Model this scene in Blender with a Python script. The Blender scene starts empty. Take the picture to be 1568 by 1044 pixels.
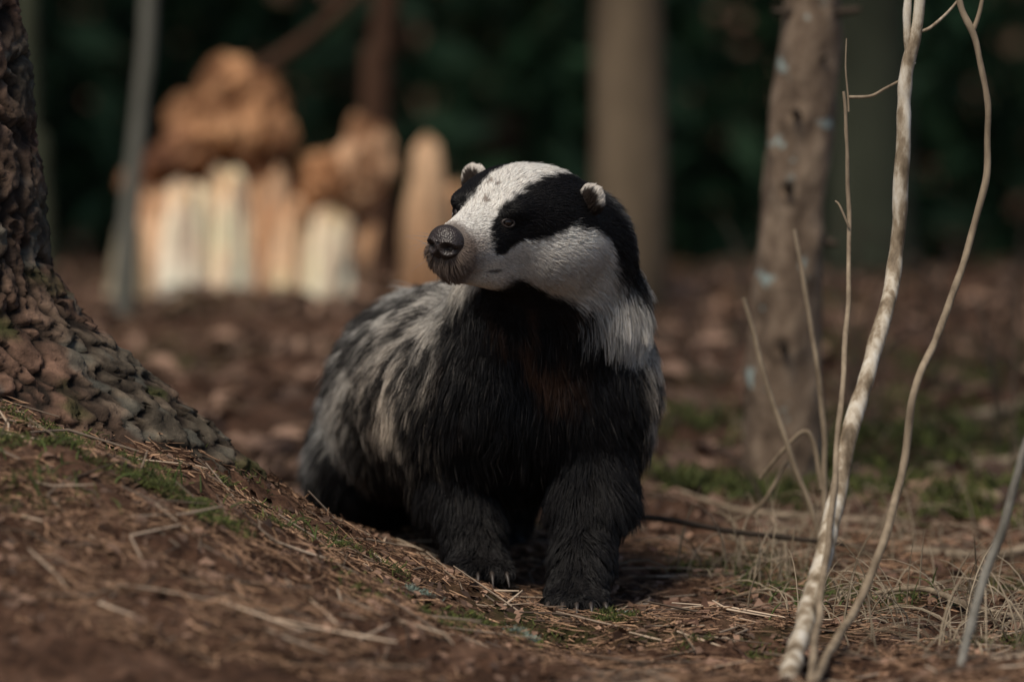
import bpy, math, numpy as np
from mathutils import Vector, kdtree
rng=np.random.default_rng(7)
scene=bpy.context.scene
COL=scene.collection

# ------------------------------------------------------------------ noise
def _h(ix,iy,iz,s):
    h=(ix.astype(np.int64)*374761393+iy.astype(np.int64)*668265263+iz.astype(np.int64)*2147483647+s*974634777)&0xffffffff
    h=((h^(h>>13))*1274126177)&0xffffffff
    h=((h^(h>>16))*2246822519)&0xffffffff
    return ((h^(h>>15))&0xffffff)/float(0xffffff)
def vn(p,scale=1.0,seed=0):
    p=np.asarray(p,float)*scale
    i=np.floor(p).astype(np.int64); f=p-i; f=f*f*(3-2*f)
    x,y,z=i[:,0],i[:,1],i[:,2]; fx,fy,fz=f[:,0],f[:,1],f[:,2]
    r=0
    for dx in (0,1):
        for dy in (0,1):
            for dz in (0,1):
                w=(fx if dx else 1-fx)*(fy if dy else 1-fy)*(fz if dz else 1-fz)
                r=r+w*_h(x+dx,y+dy,z+dz,seed)
    return r*2-1
def fbm(p,scale,oct=3,seed=0):
    a=1;r=0;t=0
    for o in range(oct):
        r=r+a*vn(p,scale*2**o,seed+o*17);t+=a;a*=.5
    return r/t
def sstep(a,b,x):
    t=np.clip((x-a)/(b-a),0,1);return t*t*(3-2*t)
def p3(x,y,z=None):
    x=np.asarray(x,float);y=np.asarray(y,float)
    return np.stack([x,y,np.zeros_like(x) if z is None else z],1)

# ------------------------------------------------------------------ materials
def newmat(name):
    m=bpy.data.materials.new(name);m.use_nodes=True
    nt=m.node_tree;nt.nodes.clear()
    out=nt.nodes.new('ShaderNodeOutputMaterial');b=nt.nodes.new('ShaderNodeBsdfPrincipled')
    nt.links.new(b.outputs[0],out.inputs[0])
    return m,nt,b
def noise_node(nt,scale,detail=6,rough=.6,vec=None,stretch=None):
    tc=nt.nodes.new('ShaderNodeTexCoord');n=nt.nodes.new('ShaderNodeTexNoise')
    n.inputs['Scale'].default_value=scale;n.inputs['Detail'].default_value=detail;n.inputs['Roughness'].default_value=rough
    if stretch:
        mp=nt.nodes.new('ShaderNodeMapping');mp.inputs['Scale'].default_value=stretch
        nt.links.new(tc.outputs['Object'],mp.inputs[0]);nt.links.new(mp.outputs[0],n.inputs['Vector'])
    else: nt.links.new(tc.outputs['Object'],n.inputs['Vector'])
    return n
def ramp(nt,src,stops):
    r=nt.nodes.new('ShaderNodeValToRGB');e=r.color_ramp.elements
    while len(e)<len(stops): e.new(.5)
    for el,(p,c) in zip(e,stops):
        el.position=p;el.color=(c[0],c[1],c[2],1)
    nt.links.new(src,r.inputs[0]);return r
def bump(nt,b,src,strength,dist):
    bp=nt.nodes.new('ShaderNodeBump');bp.inputs['Strength'].default_value=strength;bp.inputs['Distance'].default_value=dist
    nt.links.new(src,bp.inputs['Height']);nt.links.new(bp.outputs[0],b.inputs['Normal'])
def attr_mat(name,rough=.7,spec=.3,trans=0,var=0.0):
    m,nt,b=newmat(name)
    a=nt.nodes.new('ShaderNodeAttribute');a.attribute_name='col'
    if var>0:
        n=noise_node(nt,60,5)
        r=ramp(nt,n.outputs[0],[(.3,(1-var,)*3),(.7,(1+var*.5,)*3)])
        mx=nt.nodes.new('ShaderNodeMix');mx.data_type='RGBA';mx.blend_type='MULTIPLY';mx.inputs[0].default_value=1
        nt.links.new(a.outputs['Color'],mx.inputs[6]);nt.links.new(r.outputs[0],mx.inputs[7])
        nt.links.new(mx.outputs[2],b.inputs['Base Color'])
    else: nt.links.new(a.outputs['Color'],b.inputs['Base Color'])
    b.inputs['Roughness'].default_value=rough;b.inputs['Specular IOR Level'].default_value=spec
    return m
def bark_mat(name,stops,scale=14,stretch=(1,1,.35),bs=.8,bd=.01,lichen=None,lscale=9,lpos=.62,rough=.85):
    m,nt,b=newmat(name)
    n=noise_node(nt,scale,8,.65,stretch=stretch)
    r=ramp(nt,n.outputs[0],stops)
    c=r.outputs[0]
    if lichen:
        n2=noise_node(nt,lscale,5,.6)
        r2=ramp(nt,n2.outputs[0],[(lpos,(0,0,0)),(lpos+.06,(1,1,1))])
        mx=nt.nodes.new('ShaderNodeMix');mx.data_type='RGBA'
        nt.links.new(r2.outputs[0],mx.inputs[0]);nt.links.new(c,mx.inputs[6]);mx.inputs[7].default_value=(*lichen,1);c=mx.outputs[2]
    nt.links.new(c,b.inputs['Base Color']);b.inputs['Roughness'].default_value=rough;b.inputs['Specular IOR Level'].default_value=.2
    bump(nt,b,n.outputs[0],bs,bd)
    return m

# ------------------------------------------------------------------ mesh helpers
def mesh_np(name,V,F,mat=None,col=None,smooth=True,parent=None):
    V=np.asarray(V,np.float32);F=np.asarray(F,np.int32)
    me=bpy.data.meshes.new(name);k=F.shape[1]
    me.vertices.add(len(V));me.vertices.foreach_set('co',V.ravel())
    me.loops.add(F.size);me.loops.foreach_set('vertex_index',F.ravel())
    me.polygons.add(len(F));me.polygons.foreach_set('loop_start',np.arange(0,F.size,k,dtype=np.int32))
    try: me.polygons.foreach_set('loop_total',np.full(len(F),k,np.int32))
    except Exception: pass
    me.polygons.foreach_set('use_smooth',np.full(len(F),smooth,bool))
    me.update(calc_edges=True)
    if col is not None:
        a=me.color_attributes.new('col','FLOAT_COLOR','POINT')
        c=np.ones((len(V),4),np.float32);c[:,:3]=col;a.data.foreach_set('color',c.ravel())
    me.validate()
    if mat: me.materials.append(mat)
    ob=bpy.data.objects.new(name,me);COL.objects.link(ob)
    if parent: ob.parent=parent
    return ob
def tubes(paths,radii,nseg=8):
    VV=[];FF=[];off=0
    for P,R in zip(paths,radii):
        P=np.asarray(P,float);R=np.broadcast_to(np.asarray(R,float),(len(P),))
        T=np.gradient(P,axis=0);T/=np.linalg.norm(T,axis=1,keepdims=True)+1e-9
        ref=np.array([1,0,0.]) if abs(T[0,0])<.8 else np.array([0,1.,0])
        A=np.cross(T,ref);A/=np.linalg.norm(A,axis=1,keepdims=True)+1e-9;B=np.cross(T,A)
        th=np.linspace(0,2*np.pi,nseg,endpoint=False)
        ring=P[:,None,:]+R[:,None,None]*(np.cos(th)[None,:,None]*A[:,None,:]+np.sin(th)[None,:,None]*B[:,None,:])
        V=ring.reshape(-1,3);n=len(P)
        i=np.arange(n-1)[:,None]*nseg;j=np.arange(nseg)[None,:];j2=(j+1)%nseg
        F=np.stack([i+j,i+j2,i+nseg+j2,i+nseg+j],-1).reshape(-1,4)
        VV.append(V);FF.append(F+off);off+=len(V)
    return np.concatenate(VV),np.concatenate(FF)
def spline(P,m):
    P=np.asarray(P,float);n=len(P);t=np.linspace(0,n-1,m)
    i=np.clip(t.astype(int),0,n-2);f=(t-i)[:,None]
    p0=P[np.clip(i-1,0,n-1)];p1=P[i];p2=P[i+1];p3_=P[np.clip(i+2,0,n-1)]
    return .5*((2*p1)+(-p0+p2)*f+(2*p0-5*p1+4*p2-p3_)*f**2+(-p0+3*p1-3*p2+p3_)*f**3)

# ------------------------------------------------------------------ ground height
RX=np.array([-3,-.9,-.514,-.4,-.298,-.2,-.12,-.055,0,.06,.3,3])
RZ=np.array([.21,.262,.236,.203,.165,.102,.062,.034,.014,.001,-.004,0])
def base_y(y):
    b=np.where(y<0,0,.05*y)
    b=np.where(y>5,.25+.02*(1-np.exp(-(y-5))),b)
    return b+np.where(y>26,.22*(y-26),0)
def H(x,y,fine=True):
    x=np.asarray(x,float);y=np.asarray(y,float)
    m=np.interp(x,RX,RZ)
    fall=np.where(y<0,np.clip(1-(-y/.95)**2,0,1),np.exp(-(y/.28)**2))
    z=-.008+base_y(y)+m*fall
    p=p3(x,y)
    paw=1-np.exp(-(((x-.03)/.16)**2+((y-.02)/.13)**2))
    far=sstep(.3,3,y)
    if fine:
        z=z+.022*fbm(p,5,3,3)*paw*(1+2*far)+.013*fbm(p,20,3,9)*(.25+.75*paw)+.0065*fbm(p,75,3,11)*(.4+.6*paw)
    z=z+.05*far*fbm(p,.9,2,21)
    return z

def axis(a,b,fine,lo,hi,growth):
    mid=np.arange(a,b,fine);L=[];s=fine;v=a
    while v>lo: s*=growth;v-=s;L.append(v)
    R=[];s=fine;v=mid[-1]
    while v<hi: s*=growth;v+=s;R.append(v)
    return np.array(L[::-1]+list(mid)+R)
gx=axis(-.6,.62,.0038,-60,60,1.07);gy=axis(-.72,.45,.0042,-25,70,1.045)
X,Y=np.meshgrid(gx,gy);Z=H(X.ravel(),Y.ravel())
nx,ny=len(gx),len(gy)
i=np.arange(ny-1)[:,None]*nx;j=np.arange(nx-1)[None,:]
F=np.stack([i+j,i+j+1,i+nx+j+1,i+nx+j],-1).reshape(-1,4)
gm,nt,b=newmat('forest_floor')
n1=noise_node(nt,11,10,.72);n2=noise_node(nt,85,8,.78);n3=noise_node(nt,2.2,6,.6)
r1=ramp(nt,n1.outputs[0],[(.32,(.046,.024,.015)),(.5,(.135,.072,.046)),(.66,(.28,.165,.112))])
r2=ramp(nt,n2.outputs[0],[(.34,(.35,.35,.35)),(.62,(1.3,1.27,1.22))])
mx=nt.nodes.new('ShaderNodeMix');mx.data_type='RGBA';mx.blend_type='MULTIPLY';mx.inputs[0].default_value=1
nt.links.new(r1.outputs[0],mx.inputs[6]);nt.links.new(r2.outputs[0],mx.inputs[7])
r3=ramp(nt,n3.outputs[0],[(.53,(0,0,0)),(.63,(.75,.75,.75))])
mx2=nt.nodes.new('ShaderNodeMix');mx2.data_type='RGBA'
nt.links.new(r3.outputs[0],mx2.inputs[0]);nt.links.new(mx.outputs[2],mx2.inputs[6]);mx2.inputs[7].default_value=(.050,.058,.018,1)
nt.links.new(mx2.outputs[2],b.inputs['Base Color']);b.inputs['Roughness'].default_value=.95;b.inputs['Specular IOR Level'].default_value=.15
bump(nt,b,n2.outputs[0],1.0,.010)
mesh_np('ground',np.stack([X.ravel(),Y.ravel(),Z],1),F,gm)

# ------------------------------------------------------------------ litter
def hnormal(x,y):
    e=.01
    return np.stack([-(H(x+e,y,False)-H(x-e,y,False))/(2*e),-(H(x,y+e,False)-H(x,y-e,False))/(2*e),np.ones_like(x)],1)
def scatter(n,xr,yr,pw=1.0):
    return rng.uniform(*xr,n),yr[0]+(yr[1]-yr[0])*rng.random(n)**pw
def needles(x,y,L,R,lift,cols,up=0.0):
    n=len(x);z=H(x,y)
    a=rng.uniform(0,2*np.pi,n);d=np.stack([np.cos(a),np.sin(a),np.zeros(n)],1)
    N=hnormal(x,y);N/=np.linalg.norm(N,axis=1,keepdims=True)
    d-=N*(d*N).sum(1,keepdims=True)
    d+=N*(rng.normal(0,lift,n)+up)[:,None];d/=np.linalg.norm(d,axis=1,keepdims=True)
    s=np.cross(d,N);s/=np.linalg.norm(s,axis=1,keepdims=True)+1e-9;u=np.cross(s,d)
    c=np.stack([x,y,z+R*1.2+np.abs(rng.normal(0,.002,n))],1)
    bend=rng.normal(0,.18,n)[:,None]*L[:,None]*s
    rings=[]
    start=-.5 if up==0 else 0
    for k,t in enumerate((0,.5,1)):
        cc=c+d*(L*(t+start))[:,None]+bend*(1-(2*t-1)**2)
        rr=(R*(.6 if k!=1 else 1))[:,None]
        if up>0 and k==2: rr=rr*.3
        for q in range(3):
            th=q*2.094
            rings.append(cc+rr*(math.cos(th)*s+math.sin(th)*u))
    V=np.stack(rings,1).reshape(-1,3)
    f=[]
    for k in range(2):
        for q in range(3):
            q2=(q+1)%3;f.append([k*3+q,k*3+q2,k*3+3+q2,k*3+3+q])
    F=(np.arange(n)[:,None,None]*9+np.array(f)[None]).reshape(-1,4)
    return V,F,np.repeat(cols,9,0)
def colmix(n,a,b,jit=.15):
    t=rng.random(n)[:,None]**1.6
    c=np.array(a)*(1-t)+np.array(b)*t
    return c*(1+rng.normal(0,jit,(n,1)))
litmat=attr_mat('litter_mat',.75,.3)
def join(parts):
    V=[];F=[];C=[];o=0
    for v,f,c in parts: V.append(v);F.append(f+o);C.append(c);o+=len(v)
    return np.concatenate(V),np.concatenate(F),np.clip(np.concatenate(C),0.004,1)
def clumped(x,y,sc,thr,seed):
    k=fbm(p3(x,y),sc,2,seed)+rng.normal(0,.25,len(x))>thr
    return x[k],y[k]
parts=[]
x,y=scatter(60000,(-.72,.82),(-.80,.6));x,y=clumped(x,y,14,-.08,51);n=len(x)
parts.append(needles(x,y,rng.uniform(.010,.036,n),rng.uniform(.00045,.00095,n),.17,colmix(n,(.070,.036,.022),(.54,.33,.20))))
n=9000;x,y=scatter(n,(-1.2,2.2),(.6,5));
parts.append(needles(x,y,rng.uniform(.03,.09,n),rng.uniform(.001,.0022,n),.18,colmix(n,(.06,.033,.02),(.38,.25,.165))))
n=1000;x,y=scatter(n,(-.75,.85),(-.8,.8));
parts.append(needles(x,y,rng.uniform(.04,.13,n),rng.uniform(.0008,.0017,n),.14,colmix(n,(.10,.07,.05),(.58,.45,.33))))
V,F,C=join(parts);mesh_np('needle_litter',V,F,litmat,C)

def flakes(x,y,S,cols,tilt=.35):
    n=len(x);z=H(x,y)
    a=rng.uniform(0,2*np.pi,n);N=hnormal(x,y)+rng.normal(0,tilt,(n,3));N/=np.linalg.norm(N,axis=1,keepdims=True)
    d=np.stack([np.cos(a),np.sin(a),np.zeros(n)],1);d-=N*(d*N).sum(1,keepdims=True);d/=np.linalg.norm(d,axis=1,keepdims=True)
    s=np.cross(N,d);c=np.stack([x,y,z+S*.22],1)
    w=rng.uniform(.35,.8,n)
    pts=[]
    for u,ww,h in ((-1,.35,0),(-.2,1,.18),(.9,.3,-.05)):
        for sg in (-1,1):
            pts.append(c+d*(S*u)[:,None]+s*(S*ww*w*sg)[:,None]*rng.uniform(.7,1.2,(n,1))+N*(S*(h+rng.normal(0,.12,n)))[:,None])
    V=np.stack(pts,1).reshape(-1,3);f=np.array([[0,1,3,2],[2,3,5,4]])
    F=(np.arange(n)[:,None,None]*6+f[None]).reshape(-1,4)
    return V,F,np.repeat(cols,6,0)
parts=[]
n=12000;x,y=scatter(n,(-.75,.85),(-.8,.8));parts.append(flakes(x,y,rng.uniform(.002,.0085,n),colmix(n,(.055,.032,.022),(.36,.22,.15)),.5))
n=260;x,y=scatter(n,(.15,.8),(-.5,1.0));parts.append(flakes(x,y,rng.uniform(.008,.016,n),colmix(n,(.09,.045,.03),(.36,.22,.15))))
n=9000;x,y=scatter(n,(-1.5,2.6),(.8,7));parts.append(flakes(x,y,rng.uniform(.008,.032,n),colmix(n,(.045,.025,.017),(.38,.235,.16)),.5))
V,F,C=join(parts);mesh_np('dead_leaves',V,F,litmat,C)

parts=[]
patches=[(-.50,-.40,.06),(-.47,-.50,.08),(-.19,-.12,.04),(-.30,-.16,.03),(-.21,-.28,.03),(-.36,-.28,.04),(-.24,.0,.02),(-.42,-.12,.03),(-.33,-.05,.02),
 (.30,.15,.08),(.38,.05,.06),(.24,.3,.07),(-.05,-.35,.06),(.0,-.30,.04),(.10,-.22,.02),(.9,1.6,.25),(.75,2.2,.3),(.45,1.1,.12),(1.2,2.8,.5),(.3,1.8,.25),(.27,1.0,.10),(.62,.9,.14),(.85,3.2,.4),(-.27,-.42,.03),(.55,.2,.07),(-.29,.02,.02),(.45,-.3,.05),
 (-.40,-.36,.05),(-.44,-.22,.04),(-.14,-.2,.03),(-.32,-.38,.04),(-.12,-.40,.04),(.2,-.35,.04),(-.25,-.08,.02),(1.5,3.6,.5),(.55,1.5,.18)]
for (px,py,pr) in patches:
    n=int(1200*min(1,pr/.06)) 
    r=pr*np.sqrt(rng.random(n))*rng.uniform(.6,1.5,n);a=rng.uniform(0,6.283,n)
    x=px+r*np.cos(a);y=py+r*np.sin(a)
    k=vn(p3(x,y),40,5)>.0;x=x[k];y=y[k];n=len(x)
    big=1 if py<.6 else 3.5
    parts.append(needles(x,y,rng.uniform(.004,.010,n)*big,rng.uniform(.0004,.0009,n)*big,.7,colmix(n,(.034,.042,.012),(.14,.16,.04)),up=.9))
V,F,C=join(parts);mesh_np('moss',V,F,litmat,C)
parts=[]
for (px,py,pr) in [(-.093,-.27,.010),(.005,-.36,.011),(.014,-.35,.008),(-.075,-.275,.007),(.11,-.17,.008)]:
    n=170;r=pr*np.sqrt(rng.random(n));a=rng.uniform(0,6.283,n)
    parts.append(needles(px+r*np.cos(a),py+r*np.sin(a)*1.2,rng.uniform(.003,.009,n),rng.uniform(.0005,.0010,n),.8,colmix(n,(.11,.15,.12),(.28,.34,.29)),up=.8))
V,F,C=join(parts);mesh_np('lichen',V,F,litmat,C)

def grass(name,spots,Lr,cols,R=(.0006,.0011)):
    P=[];RR=[];CC=[]
    for (gx_,gy_,gr,n) in spots:
        for k in range(n):
            x=gx_+rng.normal(0,gr);y=gy_+rng.normal(0,gr);z=float(H(np.array([x]),np.array([y]))[0])
            L=rng.uniform(*Lr);a=rng.uniform(0,6.283);lean=rng.uniform(.3,1.6)
            t=np.linspace(0,1,6)[:,None]
            d=np.array([math.cos(a),math.sin(a),0])
            pts=np.array([x,y,z])+L*(t*np.array([0,0,1])*math.cos(lean*.6)+d*lean*.75*t**1.6)-np.array([0,0,1])*L*lean*.42*t**2.5
            P.append(pts);r=rng.uniform(*R);RR.append(r*np.array([1,1,.9,.75,.5,.2]))
            c=np.array(cols[0])+(np.array(cols[1])-np.array(cols[0]))*rng.random();CC.append(np.repeat(c[None],6*4,0))
    V,F=tubes(P,RR,4);mesh_np(name,V,F,litmat,np.concatenate(CC))
grass('dry_grass',[(.40,-.10,.06,40),(.47,-.25,.07,45),(.33,.0,.05,30),(.28,.2,.05,40),(.50,.1,.08,45),(.30,.32,.05,50),(.42,-.42,.08,45),(.55,.5,.12,60),(.34,.55,.06,40),(.8,1.2,.3,80)],(.04,.12),((.12,.09,.055),(.46,.37,.26)))
grass('green_grass',[(.36,.0,.05,50),(.30,.12,.04,40),(-.32,-.3,.03,14),(-.20,-.25,.02,12),(-.44,-.45,.05,30),(.24,.25,.04,20)],(.015,.045),((.04,.06,.015),(.11,.15,.04)))

# ------------------------------------------------------------------ tree at left
def left_tree():
    cx,cy=-.70,.03
    zt=np.array([-.1,.02,.06,.10,.143,.19,.242,.294,.347,.40,.45,.6,1,3,6]);rt=np.array([.50,.50,.49,.48,.455,.395,.325,.270,.238,.222,.212,.198,.185,.15,.08])
    zs=np.concatenate([np.arange(-.06,.85,.0032),np.linspace(.87,6,70)]);na=680
    A=np.linspace(0,2*np.pi,na,endpoint=False)
    ZZ,AA=np.meshgrid(zs,A,indexing='ij');z=ZZ.ravel();a=AA.ravel()
    full=np.interp(z,zt,rt);core=np.interp(z,[-.1,.1,.3,.6,1,3,6],[.27,.25,.215,.195,.185,.15,.08])
    w=np.maximum(0,np.cos(a+.10))**5+.5*np.maximum(0,np.cos(a-2.2))**6+.6*np.maximum(0,np.cos(a+2.6))**6+.55*np.maximum(0,np.cos(a+1.5))**6
    w=np.clip(w,0,1);r=core+(full-core)*w
    q=np.stack([np.cos(a)*r,np.sin(a)*r,z],1)
    wx=np.stack([vn(q,30,1),vn(q,30,2),vn(q,30,3)],1)*.010+np.stack([vn(q,80,5),vn(q,80,6),vn(q,80,7)],1)*.005
    qs=(q+wx)*np.array([1,1,.38])
    # voronoi-like bark plates : lowest of several ridge fields
    rA=np.abs(vn(qs,42,4));rB=np.abs(vn(qs,42,44));crack=np.minimum(rA,rB)
    disp=-.010*sstep(.20,.0,crack)+.004*np.round(vn((q+wx)*np.array([1,1,.7]),55,15)*2.2)/2.2+.0035*vn(q,120,6)+.0025*vn(q,280,66)+.012*vn(q,9,3)
    r2=r+disp
    V=np.stack([cx+np.cos(a)*r2,cy+np.sin(a)*r2,z],1)
    nz=len(zs);i=np.arange(nz-1)[:,None]*na;j=np.arange(na)[None,:];j2=(j+1)%na
    F=np.stack([i+j,i+j2,i+na+j2,i+na+j],-1).reshape(-1,4)
    cav=sstep(.02,.16,crack)[:,None]
    hue=(sstep(-.4,.5,vn(q,13,31)))[:,None];pl=sstep(-.6,.7,vn(q+wx,65,77))[:,None]
    c=np.array([.026,.018,.013])*(1-cav)+cav*((np.array([.135,.110,.080])*(1-hue)+np.array([.185,.108,.074])*hue)*(.50+.8*pl))
    moss=(sstep(.30,.60,vn(q,15,51)+.3*vn(q,60,52)+.5*sstep(.32,.12,z)-.22)*sstep(.45,.25,z))[:,None]
    c=c*(1-moss*.7)+moss*.7*np.array([.070,.078,.024])
    li=(sstep(.45,.65,vn(q,40,61)))[:,None]*.4;c=c*(1-li)+li*np.array([.20,.20,.165])
    m=attr_mat('left_bark',.9,.2,var=.5);nt=m.node_tree
    n=noise_node(nt,140,8,.7);bump(nt,[x for x in nt.nodes if x.type=='BSDF_PRINCIPLED'][0],n.outputs[0],.9,.005)
    ob=mesh_np('pine_tree',V,F,m,c)
    return ob
leafm=attr_mat('conifer_foliage',.7,.2)
def leafcloud(cents,rad,n,size,c0,c1):
    cents=np.asarray(cents,float)
    k=rng.integers(0,len(cents),n);p=cents[k]+rng.normal(0,1,(n,3))*np.asarray(rad)*.5
    d=rng.normal(0,1,(n,3));d/=np.linalg.norm(d,axis=1,keepdims=True);s=np.cross(d,rng.normal(0,1,(n,3)));s/=np.linalg.norm(s,axis=1,keepdims=True)
    S=rng.uniform(size*.5,size,n)[:,None]
    V=np.stack([p-d*S,p+s*S*.4,p+d*S,p-s*S*.4],1).reshape(-1,3)
    F=np.arange(4*n).reshape(-1,4);c=np.repeat(colmix(n,c0,c1),4,0)
    return V,F,np.clip(c,.003,1)
barkdark=bark_mat('bark_dark',[(.3,(.03,.022,.016)),(.7,(.10,.075,.055))])
def crown(parent,x,y,z0,z1,r,n=1800):
    c=[];P=[];R=[]
    for t in np.linspace(0,1,22):
        rr=r*(1-t*.8);z=z0+(z1-z0)*t
        for q in range(4):
            a=rng.uniform(0,6.283);l=rr*rng.uniform(.5,1)
            e=np.array([x+math.cos(a)*l,y+math.sin(a)*l,z-.15*l]);c.append(e);c.append((e+np.array([x,y,z]))/2)
            P.append(np.array([[x,y,z],(np.array([x,y,z])+e)/2+[0,0,.04],e]));R.append([.02,.012,.004])
    V,F,C=leafcloud(c,(.28,.28,.16),n,.09,(.02,.03,.012),(.06,.085,.03));mesh_np('crown',V,F,leafm,C,parent=parent)
    V,F=tubes(P,R,5);mesh_np('limbs',V,F,barkdark,parent=parent)
t=left_tree();crown(t,-.70,.03,4.6,6.4,.9)

# ------------------------------------------------------------------ other trees
def trunk(name,pts,rad,mat,m=60,nseg=40,amp=.003,knots=None,crown_r=.8,fs=18):
    P=spline(pts,m);R=np.interp(np.linspace(0,1,m),np.linspace(0,1,len(rad)),rad)
    V,F=tubes([P],[R],nseg)
    c=np.repeat(P,nseg,0);d=V-c;L=np.linalg.norm(d,axis=1,keepdims=True)+1e-9
    V=V+d/L*(amp*fbm(V*np.array([1,1,.5]),fs,3,5)[:,None])
    if knots:
        for k in knots:
            k=np.array(k[:3]);q=np.linalg.norm(V-k,axis=1);V=V+d/L*(.010*np.exp(-(q/.018)**2)-.016*np.exp(-(q/.008)**2))[:,None]
    ob=mesh_np(name,V,F,mat)
    e=P[-1]
    crown(ob,e[0],e[1],e[2]-1.6,e[2]+.1,crown_r,1200)
    return ob
bark_mid=bark_mat('bark_mid',[(.30,(.052,.036,.025)),(.48,(.160,.113,.078)),(.68,(.30,.225,.160))],scale=34,stretch=(1,1,.6),bs=1,bd=.008,lichen=(.34,.41,.38),lscale=19,lpos=.62)
mid=trunk('spruce_tree',[(.343,1.1,-.02),(.345,1.1,.08),(.352,1.1,.30),(.368,1.1,.50),(.386,1.1,.68),(.42,1.1,1.2),(.5,1.15,3),(.55,1.2,6)],[.066,.052,.044,.041,.038,.036,.032,.02],bark_mid,m=420,nseg=72,amp=.008,fs=30,
   knots=[(.362,1.055,.53),(.352,1.06,.435),(.345,1.06,.235),(.40,1.07,.37)])
P=[];R=[]
for (x,y,z,dx,dy,dz,L) in [(.362,1.06,.53,-.3,-1,.1,.02),(.352,1.06,.435,-.2,-1,.2,.018),(.345,1.05,.235,-.1,-1,0,.02),(.41,1.08,.66,1,-.3,.1,.035),(.36,1.08,.66,-1,-.3,.05,.03),(.398,1.09,.37,1,-.4,-.3,.02),(.39,1.07,.60,.5,-1,.1,.015)]:
    d=np.array([dx,dy,dz]);d=d/np.linalg.norm(d);P.append(np.array([x,y,z])+d*np.linspace(-.01,L,4)[:,None]);R.append([.006,.0055,.005,.003])
V,F=tubes(P,R,8);mesh_np('branch_stubs',V,F,barkdark,parent=mid)
bark_b=bark_mat('bark_back',[(.35,(.05,.036,.023)),(.65,(.155,.115,.075))],scale=5,lichen=(.18,.17,.125),lscale=2.4,lpos=.56)
bark_r=bark_mat('bark_red',[(.3,(.038,.020,.012)),(.7,(.095,.046,.026))],scale=8)
bark_g=bark_mat('bark_grey',[(.3,(.07,.07,.055)),(.7,(.16,.155,.13))],scale=8)
bark_s=bark_mat('bark_stem_grey',[(.3,(.12,.11,.09)),(.7,(.30,.28,.24))],scale=50)
bark_o=bark_mat('bark_olive',[(.3,(.033,.037,.022)),(.7,(.075,.08,.050))],scale=6)
def zt(x,y):return float(H(np.array([x]),np.array([y]))[0])-.05
trunk('spruce_tree',[(.262,5,zt(.26,5)),(.262,5,.6),(.262,5,1.5),(.27,5,6.5)],[.092,.080,.076,.04],bark_b,amp=.012,fs=6)
trunk('spruce_tree',[(1.07,8,zt(1.07,8)),(1.08,8,1),(1.09,8,2),(1.1,8,8)],[.14,.115,.11,.05],bark_o,amp=.012,fs=6)
trunk('spruce_tree',[(-.33,6,zt(-.33,6)),(-.34,6,.8),(-.31,6,1.5),(-.3,6,7)],[.042,.036,.034,.02],bark_r,amp=.008)
trunk('birch_tree',[(-.79,4.1,zt(-.79,4.1)),(-.78,4.1,.4),(-.755,4.1,.65),(-.735,4.1,.9),(-.70,4.1,2),(-.6,4.2,5.5)],[.022,.020,.017,.018,.016,.01],bark_g,crown_r=.6,amp=.006)
trunk('birch_tree',[(-1.18,6,zt(-1.18,6)),(-1.19,6,.6),(-1.22,6,1.2),(-1.2,6,6)],[.034,.03,.028,.015],bark_o,crown_r=.6,amp=.006)
trunk('spruce_tree',[(2.2,11,zt(2.2,11)),(2.2,11,1),(2.2,11,3),(2.2,11,9)],[.12,.10,.09,.05],bark_r)
P=spline([(-.62,5.6,.78),(-.50,5.6,.86),(-.36,5.6,.98),(-.15,5.6,1.15)],20);V,F=tubes([P],[np.linspace(.02,.012,20)],10);lb=mesh_np('fallen_limb',V,F,bark_r)

parts=[]
cents=np.stack([rng.uniform(-9,9,420),rng.uniform(13,24,420),rng.uniform(.2,4.5,420)],1)
dens=rng.random(420)**2;pk=rng.choice(420,40000,p=dens/dens.sum())
parts.append(leafcloud(cents[pk],(1.1,1.1,1.0),44000,.19,(.014,.036,.019),(.032,.078,.036)))
cents=np.stack([rng.uniform(-12,12,160),rng.uniform(9,24,160),rng.uniform(5.5,9,160)],1)
parts.append(leafcloud(cents,(2.2,2.2,.9),7000,.50,(.01,.018,.008),(.04,.06,.025)))  # unseen canopy added overhead to shade the background
V,F,C=join(parts);df=mesh_np('distant_forest',V,F,leafm,C)
P=[];R=[]
for k in range(26):
    x=rng.uniform(-8,8);y=rng.uniform(16,24);P.append(np.array([[x,y,.1],[x+.05,y,3],[x,y,9]]));R.append(np.array([1,.85,.5])*rng.uniform(.05,.12))
V,F=tubes(P,R,10);mesh_np('trunks',V,F,barkdark,parent=df)

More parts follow.
